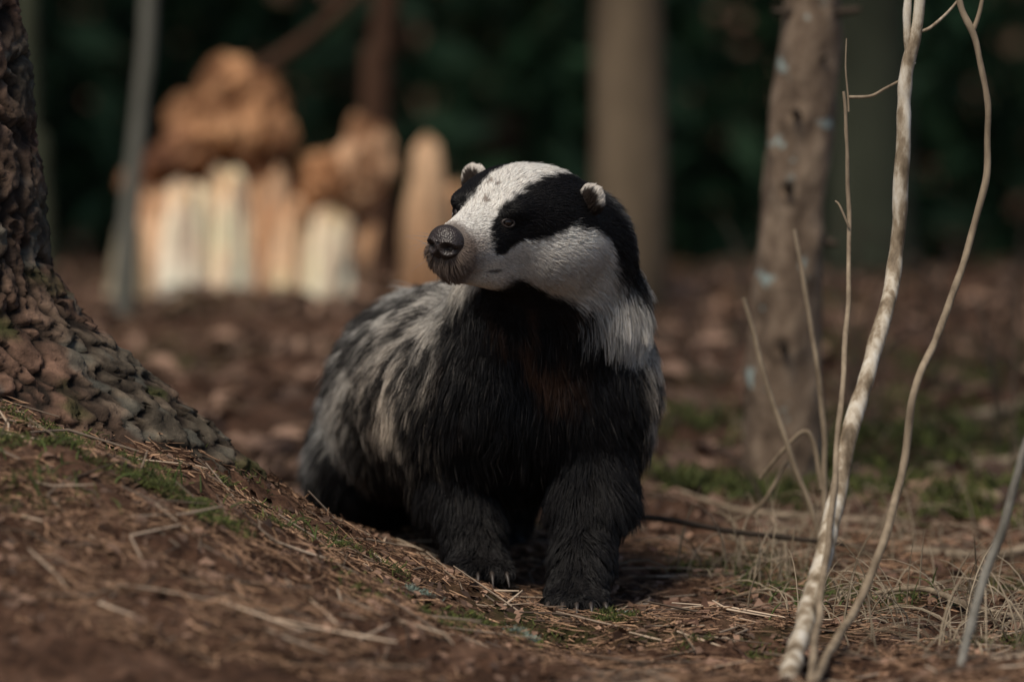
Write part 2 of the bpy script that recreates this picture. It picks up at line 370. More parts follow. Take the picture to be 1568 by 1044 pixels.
# ------------------------------------------------------------------ shattered stump
def slab(cx,cy,z0,z1,w,d,seed,leanx=0,jag=.25,top_taper=.35):
    nz,na=30,32
    th=np.linspace(0,2*np.pi,na,endpoint=False);V=[]
    top=z1-(z1-z0)*jag*np.abs(vn(np.stack([np.cos(th)*2.2,np.sin(th)*2.2,np.full(na,seed*1.7)],1),1.5,seed))
    for k in range(nz):
        t=k/(nz-1);zz=z0+(top-z0)*t
        taper=1-top_taper*t**2-(.3 if k==nz-1 else 0)
        fl=1+.30*vn(np.stack([np.cos(th)*3,np.sin(th)*3,np.full(na,seed+t*1.2)],1),1.6,seed+3)
        V.append(np.stack([cx+leanx*t+w*taper*fl*np.cos(th),cy+d*taper*fl*np.sin(th),zz],1))
    V.append(np.array([[cx+leanx,cy,(top.mean()+z1)/2]]));V=np.concatenate(V)
    i=np.arange(nz-1)[:,None]*na;j=np.arange(na)[None,:];j2=(j+1)%na
    F=np.stack([i+j,i+j2,i+na+j2,i+na+j],-1).reshape(-1,4)
    c=nz*na;jj=np.arange(na);F3=np.stack([(nz-1)*na+jj,(nz-1)*na+(jj+1)%na,np.full(na,c)],1)
    return V,F,F3
def lump(c,r,rot,seed):
    nu,nv=56,40
    uu=np.linspace(0,2*np.pi,nu,endpoint=False);vv=np.linspace(0.02,np.pi-.02,nv)
    VVv,UU=np.meshgrid(vv,uu,indexing='ij');d=np.stack([np.sin(VVv)*np.cos(UU),np.sin(VVv)*np.sin(UU),np.cos(VVv)],-1).reshape(-1,3)
    dd=d/ (np.abs(d)**1.6).sum(1,keepdims=True)**(1/1.6)
    rr=1+.50*fbm(d*np.array([1,1,.7]),2.0,3,seed)+.22*(1-2*np.abs(vn(d*np.array([1,1,.35]),4,seed+5)))
    V=dd*rr[:,None]*np.array(r)*1.12;cr,sr=math.cos(rot),math.sin(rot)
    V=np.stack([V[:,0]*cr+V[:,2]*sr,V[:,1],-V[:,0]*sr+V[:,2]*cr],1)+np.array(c)
    i=np.arange(nv-1)[:,None]*nu;j=np.arange(nu)[None,:];j2=(j+1)%nu
    return V,np.stack([i+j,i+nu+j,i+nu+j2,i+j2],-1).reshape(-1,4)
pale=(.90,.68,.47);tan=(.74,.47,.28);brown=(.26,.13,.062)
VV=[];FF=[];CC=[];TT=[];o=0
def addslab(*a,c=pale,c2=None,**k):
    global o
    V,F,F3=slab(*a,**k)
    z=V[:,2];t=((z-z.min())/(z.max()-z.min()))[:,None]
    col=np.array(c)*(1-t)+np.array(c2 or c)*t
    col=col*(1+.45*vn(V*np.array([1,1,.15]),50,4)[:,None])
    VV.append(V);FF.append(F+o);TT.append(F3+o);CC.append(col);o+=len(V)
def addlump(c,r,rot,seed,c1=(.19,.085,.038),c2=(.54,.29,.145)):
    global o
    V,F=lump(c,r,rot,seed);t=sstep(-.5,.6,vn(V,16,seed))[:,None]
    CC.append((np.array(c1)*(1-t)+np.array(c2)*t)*(1+.3*vn(V*np.array([1,1,.3]),40,9)[:,None]));VV.append(V);FF.append(F+o);o+=len(V)
g=.20;sd=1
for (x,y,z1,w,ln,cc,c2) in [(-.86,5.0,.42,.05,.0,(.42,.38,.27),(.4,.33,.22)),(-.80,5.03,.52,.065,-.01,(.78,.62,.46),tan),(-.735,4.95,.52,.06,.01,(.92,.80,.66),pale),(-.67,5.02,.56,.06,.02,pale,tan),(-.625,4.97,.55,.055,-.01,(.92,.74,.56),pale),(-.565,5.03,.56,.06,.02,(.86,.60,.40),tan),(-.52,5.0,.48,.04,.02,pale,tan),
    (-.455,5.0,.41,.04,.0,(.92,.80,.60),(.88,.72,.50)),(-.415,4.95,.46,.055,.02,(.92,.80,.60),pale),(-.36,5.05,.42,.03,.04,(.6,.42,.28),tan)]:
    addslab(x,y,g,z1,w,.09,sd,c=cc,c2=c2,jag=.35,leanx=ln);sd+=1
for (x,z1) in [(-.77,.52),(-.64,.56),(-.55,.50),(-.40,.46)]:
    addslab(x,5.16,g,z1,.08,.08,sd,c=tan,c2=brown,jag=.4);sd+=1
addlump((-.655,5.10,.625),(.105,.10,.09),.5,11)
addlump((-.75,5.06,.565),(.11,.08,.045),-.45,12,c1=(.12,.05,.025),c2=(.38,.19,.095))
addlump((-.635,5.08,.71),(.065,.06,.070),.5,13)
addlump((-.565,5.04,.62),(.055,.07,.095),.35,14)
addlump((-.69,5.2,.52),(.12,.08,.06),.1,18,c1=(.05,.02,.012),c2=(.12,.05,.03))  # dark colours paint the shadow in the gap under the brown top
addlump((-.42,5.06,.50),(.090,.07,.055),-.7,15)
addlump((-.335,5.02,.545),(.055,.06,.085),.15,16,c2=(.68,.42,.25))
addlump((-.46,5.12,.43),(.09,.07,.05),.1,17,c1=(.12,.055,.03),c2=(.28,.14,.075))
addslab(-.19,5.0,g,.62,.060,.06,sd,c=brown,c2=(.74,.49,.30),leanx=.0,jag=.2,top_taper=.6);sd+=1
addslab(-.16,5.1,g,.52,.04,.06,sd,c=brown,c2=tan,leanx=.03);sd+=1
V=np.concatenate(VV);F=np.concatenate(FF);C=np.concatenate(CC);T=np.concatenate(TT)
me=bpy.data.meshes.new('shattered_stump');me.from_pydata(V.tolist(),[],F.tolist()+T.tolist())
a=me.color_attributes.new('col','FLOAT_COLOR','POINT');c4=np.ones((len(V),4),np.float32);c4[:,:3]=np.clip(C,.01,.92);a.data.foreach_set('color',c4.ravel())
me.materials.append(attr_mat('splintered_wood',.75,.2,var=.25));ob=bpy.data.objects.new('shattered_stump',me);COL.objects.link(ob)

# ------------------------------------------------------------------ saplings
sap=bark_mat('sapling_bark',[(.34,(.11,.08,.05)),(.45,(.26,.20,.135)),(.54,(.52,.45,.35)),(.70,(.76,.72,.64))],scale=48,stretch=(1,1,.4),bs=.7,bd=.003,rough=.6)
sap2=bark_mat('stem_bark',[(.3,(.11,.08,.052)),(.7,(.38,.30,.21))],scale=60,stretch=(1,1,.3),bs=.4,bd=.002,rough=.7)
def sapling(name,stems,mat,parent=None):
    P=[];R=[]
    for pts,rad in stems:
        pts=np.array(pts);m=len(pts)*14;S=spline(pts,m)
        S+=.0018*np.stack([vn(S*1.,26,3),vn(S*1.,26,4),np.zeros(m)],1)
        r=np.interp(np.linspace(0,1,m),np.linspace(0,1,len(rad)),rad)*(1+.12*vn(S,70,5)+.22*np.maximum(0,vn(S,38,9)-.3))
        P.append(S);R.append(r)
    V,F=tubes(P,R,14)
    return mesh_np(name,V,F,mat,parent=parent)
sapling('birch_sapling',[([(.226,-.65,-.05),(.233,-.62,-.01),(.266,-.45,.041),(.294,-.35,.114),(.319,-.3,.202),(.348,-.25,.286),(.366,-.2,.3475),(.3725,-.2,.441),(.3744,-.2,.516),(.3837,-.2,.5656),(.39,-.2,.634),(.40,-.2,.8),(.43,-.18,1.1),(.45,-.15,1.6)],[.0090,.0088,.0086,.0085,.0080,.0075,.0072,.0070,.0066,.006,.0055,.005,.003,.001]),
  ([(.381,-.2,.535),(.3745,-.2,.575),(.378,-.2,.64),(.37,-.2,.8),(.36,-.2,1.1)],[.004,.004,.0038,.003,.001]),
  ([(.385,-.2,.566),(.40,-.2,.572),(.427,-.2,.60),(.44,-.2,.64)],[.002,.0016,.0014,.0008])],sap)
sapling('birch_sapling',[([(.25,-.65,-.04),(.2555,-.62,-.01),(.305,-.42,.030),(.339,-.36,.090),(.3648,-.3,.166),(.3739,-.3,.2265),(.4034,-.25,.286),(.4336,-.2,.36),(.4523,-.2,.4348),(.4535,-.2,.4846),(.443,-.2,.553),(.427,-.2,.5905),(.42,-.2,.64),(.41,-.2,.75),(.40,-.2,1.0)],[.0046,.0043,.004,.0038,.0036,.0035,.0034,.0034,.003,.003,.0034,.003,.002,.001]),
  ([(.438,-.2,.565),(.446,-.2,.59),(.452,-.2,.63),(.46,-.2,.75)],[.0022,.002,.0018,.001])],sap2)
sapling('birch_sapling',[([(.25,-.64,-.04),(.2526,-.62,-.01),(.280,-.43,.065),(.2966,-.34,.1428),(.3122,-.27,.2613),(.3215,-.2,.391),(.320,-.2,.4535),(.315,-.2,.5095)],[.0038,.0036,.0032,.0028,.0025,.0022,.0019,.0015]),
  ([(.320,-.2,.504),(.341,-.2,.505),(.355,-.2,.512),(.368,-.2,.519)],[.0016,.0014,.0013,.001]),([(.320,-.2,.49),(.318,-.2,.53),(.319,-.2,.56)],[.001,.0009,.0005]),
  ([(.3205,-.21,.38),(.312,-.21,.40),(.309,-.2,.405)],[.0012,.001,.0008])],sap2)
sapling('birch_sapling',[([(.375,-.66,-.04),(.378,-.62,-.01),(.405,-.52,.044),(.434,-.5,.125),(.45,-.5,.182),(.468,-.5,.234),(.50,-.5,.33),(.54,-.5,.5),(.6,-.5,.9)],[.0045,.0042,.004,.0038,.0035,.003,.0025,.002,.001])],bark_s)
sapling('dead_stem',[([(.251,.3,.307),(.269,.3,.233),(.300,.3,.141),(.3285,.3,.064),(.335,.3,.0)],[.0025,.003,.003,.003,.003]),
 ([(.30,.32,.13),(.27,.33,.08),(.235,.36,.06)],[.0022,.002,.001])],sap2)
sapling('dead_stem',[([(.304,.3,.381),(.3215,.3,.289),(.334,.3,.191),(.339,.3,.092),(.342,.3,.0)],[.002,.0028,.003,.0032,.0034]),
 ([(.336,.3,.10),(.325,.3,.15),(.31,.3,.16),(.27,.32,.11)],[.003,.0028,.0025,.002])],sap2)
sapling('fallen_branch',[([(.12,.25,.075),(.17,.25,.07),(.23,.26,.058),(.29,.28,.05),(.36,.3,.04)],[.002,.003,.003,.003,.002])],barkdark)
st=[]
for (x,y,a,L,r) in [(.5,.5,.3,.5,.006),(.6,.9,2.6,.5,.008),(.9,1.5,.5,.8,.01),(.35,.75,2.9,.3,.005),(.7,.25,2.3,.35,.005),(1.1,2.5,.8,1.0,.012),(.48,-.05,2.7,.25,.004),(.6,2.0,.2,.6,.01)]:
    p=[]
    for t in np.linspace(-.5,.5,6):
        xx=x+math.cos(a)*L*t;yy=y+math.sin(a)*L*t+.02*math.sin(t*7+x*9);p.append((xx,yy,zt(xx,yy)+.045+r+.015*(t+.5)))
    st.append((p,[r*.6,r,r,r*.8,r*.5]))
sapling('fallen_sticks',st,sap2)
st=[]
for k in range(80):
    x=rng.uniform(.3,1.6);y=rng.uniform(.7,4.2);z=zt(x,y)+.04;L=rng.uniform(.08,.30)*(1+.1*y)
    dx,dy=rng.normal(0,.5,2);st.append(([(x,y,z),(x+dx*L*.4,y+dy*L*.3,z+L*.55),(x+dx*L,y+dy*L,z+L*.8)],[.002+.0005*y,.0016+.0004*y,.001]))
sapling('dead_undergrowth',st,barkdark)

# =================================================================== BADGER
hs=1.12
yaw=math.radians(33);pit=math.radians(-5);rol=math.radians(9)
f=np.array([-math.sin(yaw)*math.cos(pit),-math.cos(yaw)*math.cos(pit),math.sin(pit)])
l0=np.array([math.cos(yaw),-math.sin(yaw),0]);u0=np.cross(f,l0)
l=l0*math.cos(rol)-u0*math.sin(rol);u=u0*math.cos(rol)+l0*math.sin(rol)
HC=np.array([.0095,-.035,.394]);R3=np.stack([f,l,u],1)
def toloc(p): return (p-HC)@R3/hs
def tow(q): return HC+(np.asarray(q,float)*hs)@R3.T
def ell(p,c,r):
    q=p-np.array(c);r=np.array(r);k0=np.linalg.norm(q/r,axis=1);k1=np.linalg.norm(q/(r*r),axis=1)+1e-9
    return k0*(k0-1)/k1
def cone(p,a,ra,b_,rb):
    a=np.array(a);b_=np.array(b_);ab=b_-a;t=np.clip(((p-a)@ab)/(ab@ab),0,1)
    return np.linalg.norm(p-a-t[:,None]*ab,axis=1)-(ra+(rb-ra)*t)
HEADP=[('e',(0,0,0),(.062,.058,.042)),('e',(-.012,.032,-.024),(.045,.036,.038)),('e',(-.012,-.032,-.024),(.045,.036,.038)),
 ('c',(.03,0,-.010),.033,(.105,0,-.018),.0175),('c',(.02,0,-.038),.029,(.101,0,-.038),.0120),
 ('c',(.072,.010,-.022),.0165,(.106,.009,-.026),.0130),('c',(.072,-.010,-.022),.0165,(.106,-.009,-.026),.0130),
 ('e',(.045,.026,.012),(.022,.012,.009)),('e',(.045,-.026,.012),(.022,.012,.009)),
 ('c',(-.03,0,-.02),.055,(-.07,0,-.04),.062)]
EC=[(-.022,.0565,.019),(-.010,-.0580,.021)];ER=(.0062,.0125,.0130)
EARS=[(EC[0],ER),(EC[1],ER)]
pawL=(.064,-.025,.006);pawR=(-.034,.05,.030)
BODYP=[('e',(.014,.115,.222),(.106,.105,.106)),('e',(.082,.105,.215),(.060,.075,.080)),('e',(-.058,.13,.20),(.065,.08,.080)),
 ('c',(.032,.10,.265),.092,(.030,.02,.35),.066),('e',(.078,.07,.300),(.052,.06,.058)),('e',(-.035,.25,.210),(.118,.15,.108)),('e',(-.074,.40,.193),(.120,.15,.118)),
 ('e',(-.100,.53,.16),(.105,.11,.112)),('e',(-.165,.50,.11),(.055,.085,.08)),('e',(-.03,.52,.11),(.06,.085,.085)),('e',(-.03,.27,.15),(.085,.2,.05)),
 ('c',(-.17,.48,.09),.045,(-.175,.55,.055),.028),('c',(-.175,.55,.055),.028,(-.18,.47,.038),.022),
 ('c',(-.02,.48,.09),.045,(-.015,.55,.055),.028),('c',(-.015,.55,.055),.028,(-.015,.47,.038),.022),
 ('c',(-.12,.62,.16),.03,(-.18,.69,.09),.02),
 ('c',(.080,.085,.165),.046,(.080,.055,.10),.032),('c',(.080,.055,.10),.032,(.071,.015,.045),.0240),('c',(.071,.015,.045),.0240,(.065,-.008,.018),.0230),
 ('c',(-.057,.12,.165),.046,(-.053,.11,.105),.034),('c',(-.053,.11,.105),.034,(-.040,.085,.062),.0250),('c',(-.040,.085,.062),.0250,(-.034,.068,.042),.0230),
 ('e',(.064,-.022,.010),(.027,.034,.013)),('e',(-.034,.053,.032),(.026,.034,.013))]
TOES=[]
for (px,py,pz) in (pawL,pawR):
    for k in range(5):
        s=(k-2)/2.;TOES.append(((px+s*.022,py-.022+abs(s)*.006,pz+.004),(px+s*.026,py-.040+abs(s)**2*.010,pz+.001)))
for (px,py,pz) in ((-.18,.46,.03),(-.015,.46,.03)):
    for k in range(5):
        s=(k-2)/2.;TOES.append(((px+s*.018,py-.01,pz),(px+s*.022,py-.035+abs(s)*.008,pz-.004)))
def prim(p,t):
    return ell(p,t[1],t[2]) if t[0]=='e' else cone(p,t[1],t[2],t[3],t[4])
def smin(ds,k):
    D=np.stack(ds);m=D.min(0);return m-k*np.log(np.exp(-(D-m)/k).sum(0))
def sdf(p):
    q=toloc(p)
    hd=smin([prim(q,t) for t in HEADP],.005)
    hd=smin([hd]+[ell(q,c,r) for c,r in EARS],.0020)*hs
    bd=smin([prim(p,t) for t in BODYP],.009)
    d=smin([hd,bd],.008)
    to=np.min([cone(p,a,.0085,b_,.0075) for a,b_ in TOES],0)
    return smin([d,to],.0025)
import bmesh
ico=bpy.data.meshes.new('tmp');bm=bmesh.new();bmesh.ops.create_icosphere(bm,subdivisions=3,radius=1);bm.to_mesh(ico);bm.free()
iv=np.array([v.co[:] for v in ico.vertices]);iF=np.array([p.vertices[:] for p in ico.polygons])
SV=[];SF=[];o2=0
def seed(V):
    global o2
    SV.append(V);SF.append(iF+o2);o2+=len(V)
def seedprim(t,W=lambda q:q,s=1):
    if t[0]=='e': seed(W(np.array(t[1])+iv*np.array(t[2])))
    else:
        for k in np.linspace(0,1,8):
            c=np.array(t[1])*(1-k)+np.array(t[3])*k;seed(W(c+iv*(t[2]*(1-k)+t[4]*k)))
for t_ in HEADP: seedprim(t_,tow)
for c,r in EARS: seed(tow(np.array(c)+iv*np.array(r)))
for t_ in BODYP: seedprim(t_)
for a_,b_ in TOES: seedprim(('c',a_,.0085,b_,.0075))
so=mesh_np('tmp_seed',np.concatenate(SV),np.concatenate(SF))
md=so.modifiers.new('r','REMESH');md.mode='VOXEL';md.voxel_size=.0034
dg=bpy.context.evaluated_depsgraph_get();ev=so.evaluated_get(dg);em=ev.to_mesh()
BV=np.zeros(len(em.vertices)*3);em.vertices.foreach_get('co',BV);BV=BV.reshape(-1,3)
BF=np.array([list(p.vertices) for p in em.polygons if len(p.vertices)==4]);
ev.to_mesh_clear();bpy.data.objects.remove(so)
def grad(p,e=.0012):
    g=np.stack([sdf(p+np.array(d)*e)-sdf(p-np.array(d)*e) for d in ((1,0,0),(0,1,0),(0,0,1))],1)
    return g/(np.linalg.norm(g,axis=1,keepdims=True)+1e-9)
for it in range(3):
    g=grad(BV);BV=BV-g*np.clip(sdf(BV),-.012,.012)[:,None]*.9

def pdist(q,pts,rads):
    best=np.full(len(q),1e9)
    for k in range(len(pts)-1): best=np.minimum(best,cone(q,pts[k],rads[k],pts[k+1],rads[k+1]))
    return best
EYE=np.array([.066,.0300,.001])
def furcolor(p,hn):
    q=toloc(p);n=len(p)
    j=.0030*vn(p,90,2)+.0022*vn(p,260,6)+hn*.0012
    black=np.array([.0095,.0084,.0086]);white=np.array([.84,.80,.74])
    s=p[:,1]+.30*(p[:,2]-.2)+.55*np.maximum(0,-.055-p[:,0])+1.1*np.maximum(0,p[:,0]-.105)*sstep(.12,.2,p[:,2])
    g=sstep(.060,.135,s+.030*vn(p,25,7)+.015*vn(p,70,8)+hn*.008)
    zlow=np.interp(p[:,1],[0,.15,.3,.42,.52,.6],[.172,.165,.162,.150,.09,.04])
    g=g*sstep(-.035,.030,p[:,2]-zlow+.028*vn(p,30,8)+hn*.008)
    col=np.tile(black,(n,1))
    warm=np.exp(-(((p[:,0]-.005)/.05)**2+((p[:,2]-.24)/.07)**2))*sstep(.12,.0,p[:,1])
    wv=(warm*sstep(.0,.8,vn(p*np.array([1,1,.35]),60,33)))[:,None]
    col=col*(1-.65*wv)+.65*wv*np.array([.17,.075,.035])
    f_,l_,u_=q[:,0],q[:,1],q[:,2]
    al=np.abs(l_)
    th=np.degrees(np.arctan2(al,u_+.022))
    sh=.0055*sstep(-.03,.01,f_)*sstep(.08,.05,f_)
    thc=np.degrees(np.arctan2(np.abs(l_-sh),u_+.022))
    wc=np.interp(f_,[-.09,-.05,0,.03,.05,.065,.078,.09,.13],[13,15,17,19,22,27,36,58,80])
    bl=np.interp(f_,[-.09,-.04,-.02,.01,.03,.05,.060,.070,.080,.090],[90,82,76,70,71,77,84,96,98,84])
    isb=np.minimum(sstep(-3,3,thc-wc+j*900),sstep(3,-3,th-bl+j*900))*sstep(.092,.083,f_+j)
    hc=white*np.ones((n,1))
    tint=sstep(-.3,.7,vn(p,40,12))[:,None]
    cheek=(sstep(80,108,th)*sstep(.09,.02,f_))[:,None]
    hc=hc*(1-cheek*.42)+cheek*.42*np.array([.42,.33,.25])*(.7+.5*tint)
    muzz=sstep(.078,.100,f_+j)[:,None]*sstep(30,75,th)[:,None];hc=hc*(1-muzz*.65)+muzz*.65*np.array([.24,.17,.125])
    nose=sstep(.098,.110,f_+j)[:,None];hc=hc*(1-nose*.8)+nose*.8*np.array([.16,.11,.085])
    fleck=(sstep(.50,.70,vn(p,190,41))*sstep(.02,.05,f_)*sstep(.10,.08,f_)*sstep(30,10,th))[:,None]
    hc=hc*(1-fleck*.75)+fleck*.75*np.array([.12,.07,.04])
    hc=hc*(1-isb[:,None])+isb[:,None]*black
    de=np.linalg.norm(q-EYE,axis=1);ey=sstep(.011,.008,de)[:,None];hc=hc*(1-ey)+ey*np.array([.014,.012,.011])
    dm=pdist(np.stack([f_,al,u_],1),[(.112,.004,-.037),(.09,.015,-.038),(.06,.025,-.042)],[.0018,.0018,.001]);mo=sstep(.002,0,dm)[:,None];hc=hc*(1-mo*.75)+mo*.75*np.array([.03,.02,.016])
    thr=sstep(134,144,th+j*1200)[:,None]*sstep(.055,.035,f_)[:,None];hc=hc*(1-thr)+thr*black
    rim=np.zeros(n);near=np.zeros(n)
    for c_ in EC:
        d_=ell(q,c_,ER);nr=sstep(.004,.0015,d_)
        a1=(np.abs(q[:,1])-abs(c_[1]))/ER[1];a2=(q[:,2]-c_[2])/ER[2];r_=np.sqrt(a1**2+a2**2)
        rim=np.maximum(rim,nr*sstep(.60,.80,r_+j*25)*sstep(-.1,.4,a2+.5*a1));near=np.maximum(near,nr)
    dk=(near*(1-rim))[:,None];hc=hc*(1-dk)+dk*np.array([.035,.025,.020]);hc=hc*(1-rim[:,None])+rim[:,None]*np.array([.80,.74,.67])
    inhead=sstep(-.060,-.045,f_+j*2)*np.where(np.linalg.norm(q*np.array([.7,1,1]),axis=1)<.125,1,0)
    low=sstep(-.085,-.070,u_);inhead=inhead*low
    col=col*(1-inhead[:,None])+inhead[:,None]*hc
    for sgn in (1,-1):
        a=tow((-.02,sgn*.055,-.045));bpt=tow((-.035,sgn*.085,-.070)) 
        if sgn==1: cpt=np.array([.136,.050,.284]);rd=[.028,.037,.025]
        else: cpt=np.array([-.07,.09,.30]);rd=[.020,.020,.008]
        d=pdist(p,[a,bpt,cpt],rd)
        m=sstep(.010,-.008,d+j*2.6)[:,None]*(1-inhead[:,None]*sstep(84,76,th)[:,None])*(1-dk)
        if sgn==-1: m=m*.45
        col=col*(1-m)+m*np.array([.70,.65,.58])*(.85+.25*tint)
        e0=tow((-.045,sgn*.050,.012));e1=tow((-.072,sgn*.066,-.02));e2=np.array([.136,.065,.332]) if sgn==1 else np.array([-.06,.12,.32])
        d=pdist(p,[e0,e1,e2],[.022,.019,.010])
        m2=sstep(.004,-.004,d+j*1.5)[:,None]*(1-rim[:,None]);col=col*(1-m2)+m2*black
        g=g*(1-m[:,0])*(1-m2[:,0])
    g=g*(1-inhead)
    return col,g
sc,sg=furcolor(BV,np.zeros(len(BV)))
sc=sc*.5*(1-sg[:,None])+sg[:,None]*np.array([.08,.07,.06])
skin=attr_mat('badger_skin',.8,.2)
badger=mesh_np('badger',BV,BF,skin,sc)

tri=np.concatenate([BF[:,[0,1,2]],BF[:,[0,2,3]]])
A=BV[tri[:,0]];B=BV[tri[:,1]];Cc=BV[tri[:,2]]
area=.5*np.linalg.norm(np.cross(B-A,Cc-A),axis=1)
cen=(A+B+Cc)/3;cq=toloc(cen)
ishead=(np.linalg.norm(cq*np.array([.75,1,1]),axis=1)<.095)
vis=np.where(cen[:,1]>.35,.6,1.0)
w=area*np.where(ishead,4.6,1.0)*vis
NH=235000
pick=rng.choice(len(tri),NH,p=w/w.sum())
r1,r2=rng.random((2,NH));s1=np.sqrt(r1)
P0=A[pick]*(1-s1)[:,None]+B[pick]*(s1*(1-r2))[:,None]+Cc[pick]*(s1*r2)[:,None]
q=toloc(P0)
eyv=np.stack([q[:,0]-EYE[0],np.abs(q[:,1])-EYE[1],q[:,2]-EYE[2]],1)
eyd=np.sqrt((eyv[:,0]/1.15)**2+eyv[:,1]**2+(eyv[:,2]/.72)**2)
keep=(np.linalg.norm((q-np.array([.118,0,-.014])),axis=1)>.0165)&(eyd>.0060)
keep&=np.min([cone(P0,a_,.0085,b_,.0075) for a_,b_ in TOES[:10]],0)>-.004
P0=P0[keep];q=q[keep];eyd=eyd[keep];N0=grad(P0);NH=len(P0)
hd=sstep(.115,.085,np.linalg.norm(q*np.array([.75,1,1]),axis=1))
y_=P0[:,1];z_=P0[:,2]
leg=sstep(.13,.07,z_)
Lb=.038*(1-leg)+.014*leg;Lb=np.where(z_<.035,.008,Lb)
Lb=np.where((y_<.12)&(z_>.13),Lb*.82,Lb)
Lh=np.interp(q[:,0],[-.07,-.03,.03,.07,.11],[.024,.016,.0085,.0055,.0032])
Lh=Lh*np.clip((eyd-.003)/.014,.22,1)
ear=np.minimum(ell(q,EARS[0][0],EARS[0][1]),ell(q,EARS[1][0],EARS[1][1]))<.002
Lh=np.where(ear,.0065,Lh)
Len=(Lb*(1-hd)+Lh*hd)*rng.uniform(.60,1.30,NH)
bd_dir=np.array([-.12,.45,-.85])*np.ones((NH,1))
front=sstep(.16,.04,y_)[:,None]
bd_dir=bd_dir*(1-front)+front*np.array([0,.05,-1.])
bd_dir[:,0]+=(P0[:,0]-.0)*1.6*front[:,0]
side=np.sign(q[:,1])[:,None]
hdir=-f*1.0+np.array([0,0,-.28])+l*side*.15
hdir=np.where(ear[:,None],-f*.5+u*1.0+l*side*.6,hdir)
cheekw=(sstep(.03,-.05,q[:,0])*sstep(.0,-.04,q[:,2]))[:,None]
hdir=hdir+cheekw*np.array([.35,.2,-.7])
D=bd_dir*(1-hd[:,None])+hdir*hd[:,None]
D=D+.34*np.stack([vn(P0,28,101),vn(P0,28,102),vn(P0,28,103)],1)*(1-.6*hd[:,None])+.28*np.stack([vn(P0,75,111),vn(P0,75,112),vn(P0,75,113)],1)+rng.normal(0,.14,(NH,3))
D-=N0*(D*N0).sum(1,keepdims=True);D/=np.linalg.norm(D,axis=1,keepdims=True)+1e-9
lift=(.54*(1-hd)+.30*hd)*(1+.30*rng.normal(0,1,NH))
lift=np.where(ear,.45,lift)
K=5;ts=np.linspace(0,1,K)
HP=np.stack([P0+Len[:,None]*(N0*(lift*(t-.45*t*t))[:,None]+D*(t*(.82+.1*t))) for t in ts],1)
HP[:,:,2]-= (Len*.12)[:,None]*ts[None]**2*(1-hd)[:,None]
nc=13000;ci=rng.choice(NH,nc,replace=False)
kd=kdtree.KDTree(nc)
for k_,c_ in enumerate(ci): kd.insert(P0[c_].tolist(),k_)
kd.balance()
cid=np.fromiter((kd.find(pp)[1] for pp in P0.tolist()),int,NH)
cc=ci[cid]
cs=(.55*(1-hd)+.22*hd)[:,None,None]*(ts**1.3)[None,:,None]
same=np.linalg.norm(P0-P0[cc],axis=1)<.02
tgt=HP[cc]+(P0-P0[cc])[:,None,:]*.25
HP=np.where(same[:,None,None],HP*(1-cs)+tgt*cs,HP)
col,g=furcolor(P0,rng.normal(0,1,NH))
clr=rng.random(nc)[cid]
pat=.85*vn(P0*np.array([1,.8,.6]),44,71)+.95*vn(P0*np.array([1.0,.8,.45]),92,72)+.75*(clr-.5)+.15*rng.normal(0,1,NH)
lt=.03+.97*sstep(-.34,.34,pat)
warmz=sstep(.36,.18,z_)[:,None]*sstep(.50,.12,y_)[:,None]
lightc=np.array([.70,.68,.64])*(1-warmz)+warmz*np.array([.60,.50,.40])
darkc=np.array([.024,.021,.020])
HCOL=np.zeros((NH,K,4),np.float32);HCOL[...,3]=1
for k_,t in enumerate(ts):
    band=math.exp(-((t-.5)/.18)**2)
    a_=lt*(1-.45*band)
    gz=lightc*a_[:,None]+darkc*(1-a_)[:,None]
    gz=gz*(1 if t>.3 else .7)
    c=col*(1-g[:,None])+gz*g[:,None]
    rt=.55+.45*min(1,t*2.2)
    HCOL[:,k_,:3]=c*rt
HCOL[:,:,:3]*=rng.uniform(.75,1.18,(NH,1,1))
gh=(rng.random(NH)<.04)&(g<.5)&(hd<.5)&(z_>.12)
HCOL[gh,3:,:3]+=np.array([.08,.07,.06],np.float32)
HCOL=np.clip(HCOL,0.003,.9)
rad=np.where(hd>.5,.00027,.00038)[:,None]*np.array([1,1,.85,.6,.15])[None]
def make_hair(name,HP,HCOL,rad,mat,parent):
    n,k,_=HP.shape
    hc=bpy.data.hair_curves.new(name);hc.add_curves([k]*n)
    hc.attributes['position'].data.foreach_set('vector',HP.astype(np.float32).ravel())
    ra=hc.attributes.get('radius') or hc.attributes.new('radius','FLOAT','POINT')
    ra.data.foreach_set('value',rad.astype(np.float32).ravel())
    ca=hc.attributes.new('col','FLOAT_COLOR','POINT');ca.data.foreach_set('color',HCOL.astype(np.float32).ravel())
    hc.materials.append(mat);ob=bpy.data.objects.new(name,hc);COL.objects.link(ob);ob.parent=parent
    return ob
fm=attr_mat('badger_fur',.50,.24)
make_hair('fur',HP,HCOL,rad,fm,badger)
n=10;WP=[];
for k_ in range(n):
    sd_=-1
    b0=np.array([rng.uniform(.085,.105),sd_*rng.uniform(.014,.02),rng.uniform(-.03,-.015)])
    d=np.array([rng.uniform(-.3,.5),sd_*1.0,rng.uniform(-.5,.6)]);L=rng.uniform(.025,.042)
    WP.append(tow(b0+np.outer(ts,d)*L+np.outer(ts**2,np.array([-.3,0,-.25]))*L))
WP=np.array(WP);WC=np.ones((n,K,4))*.25;WR=np.tile(np.array([.0002,.00018,.00014,.0001,.00006]),(n,1))
make_hair('whiskers',WP,WC,WR,fm,badger)

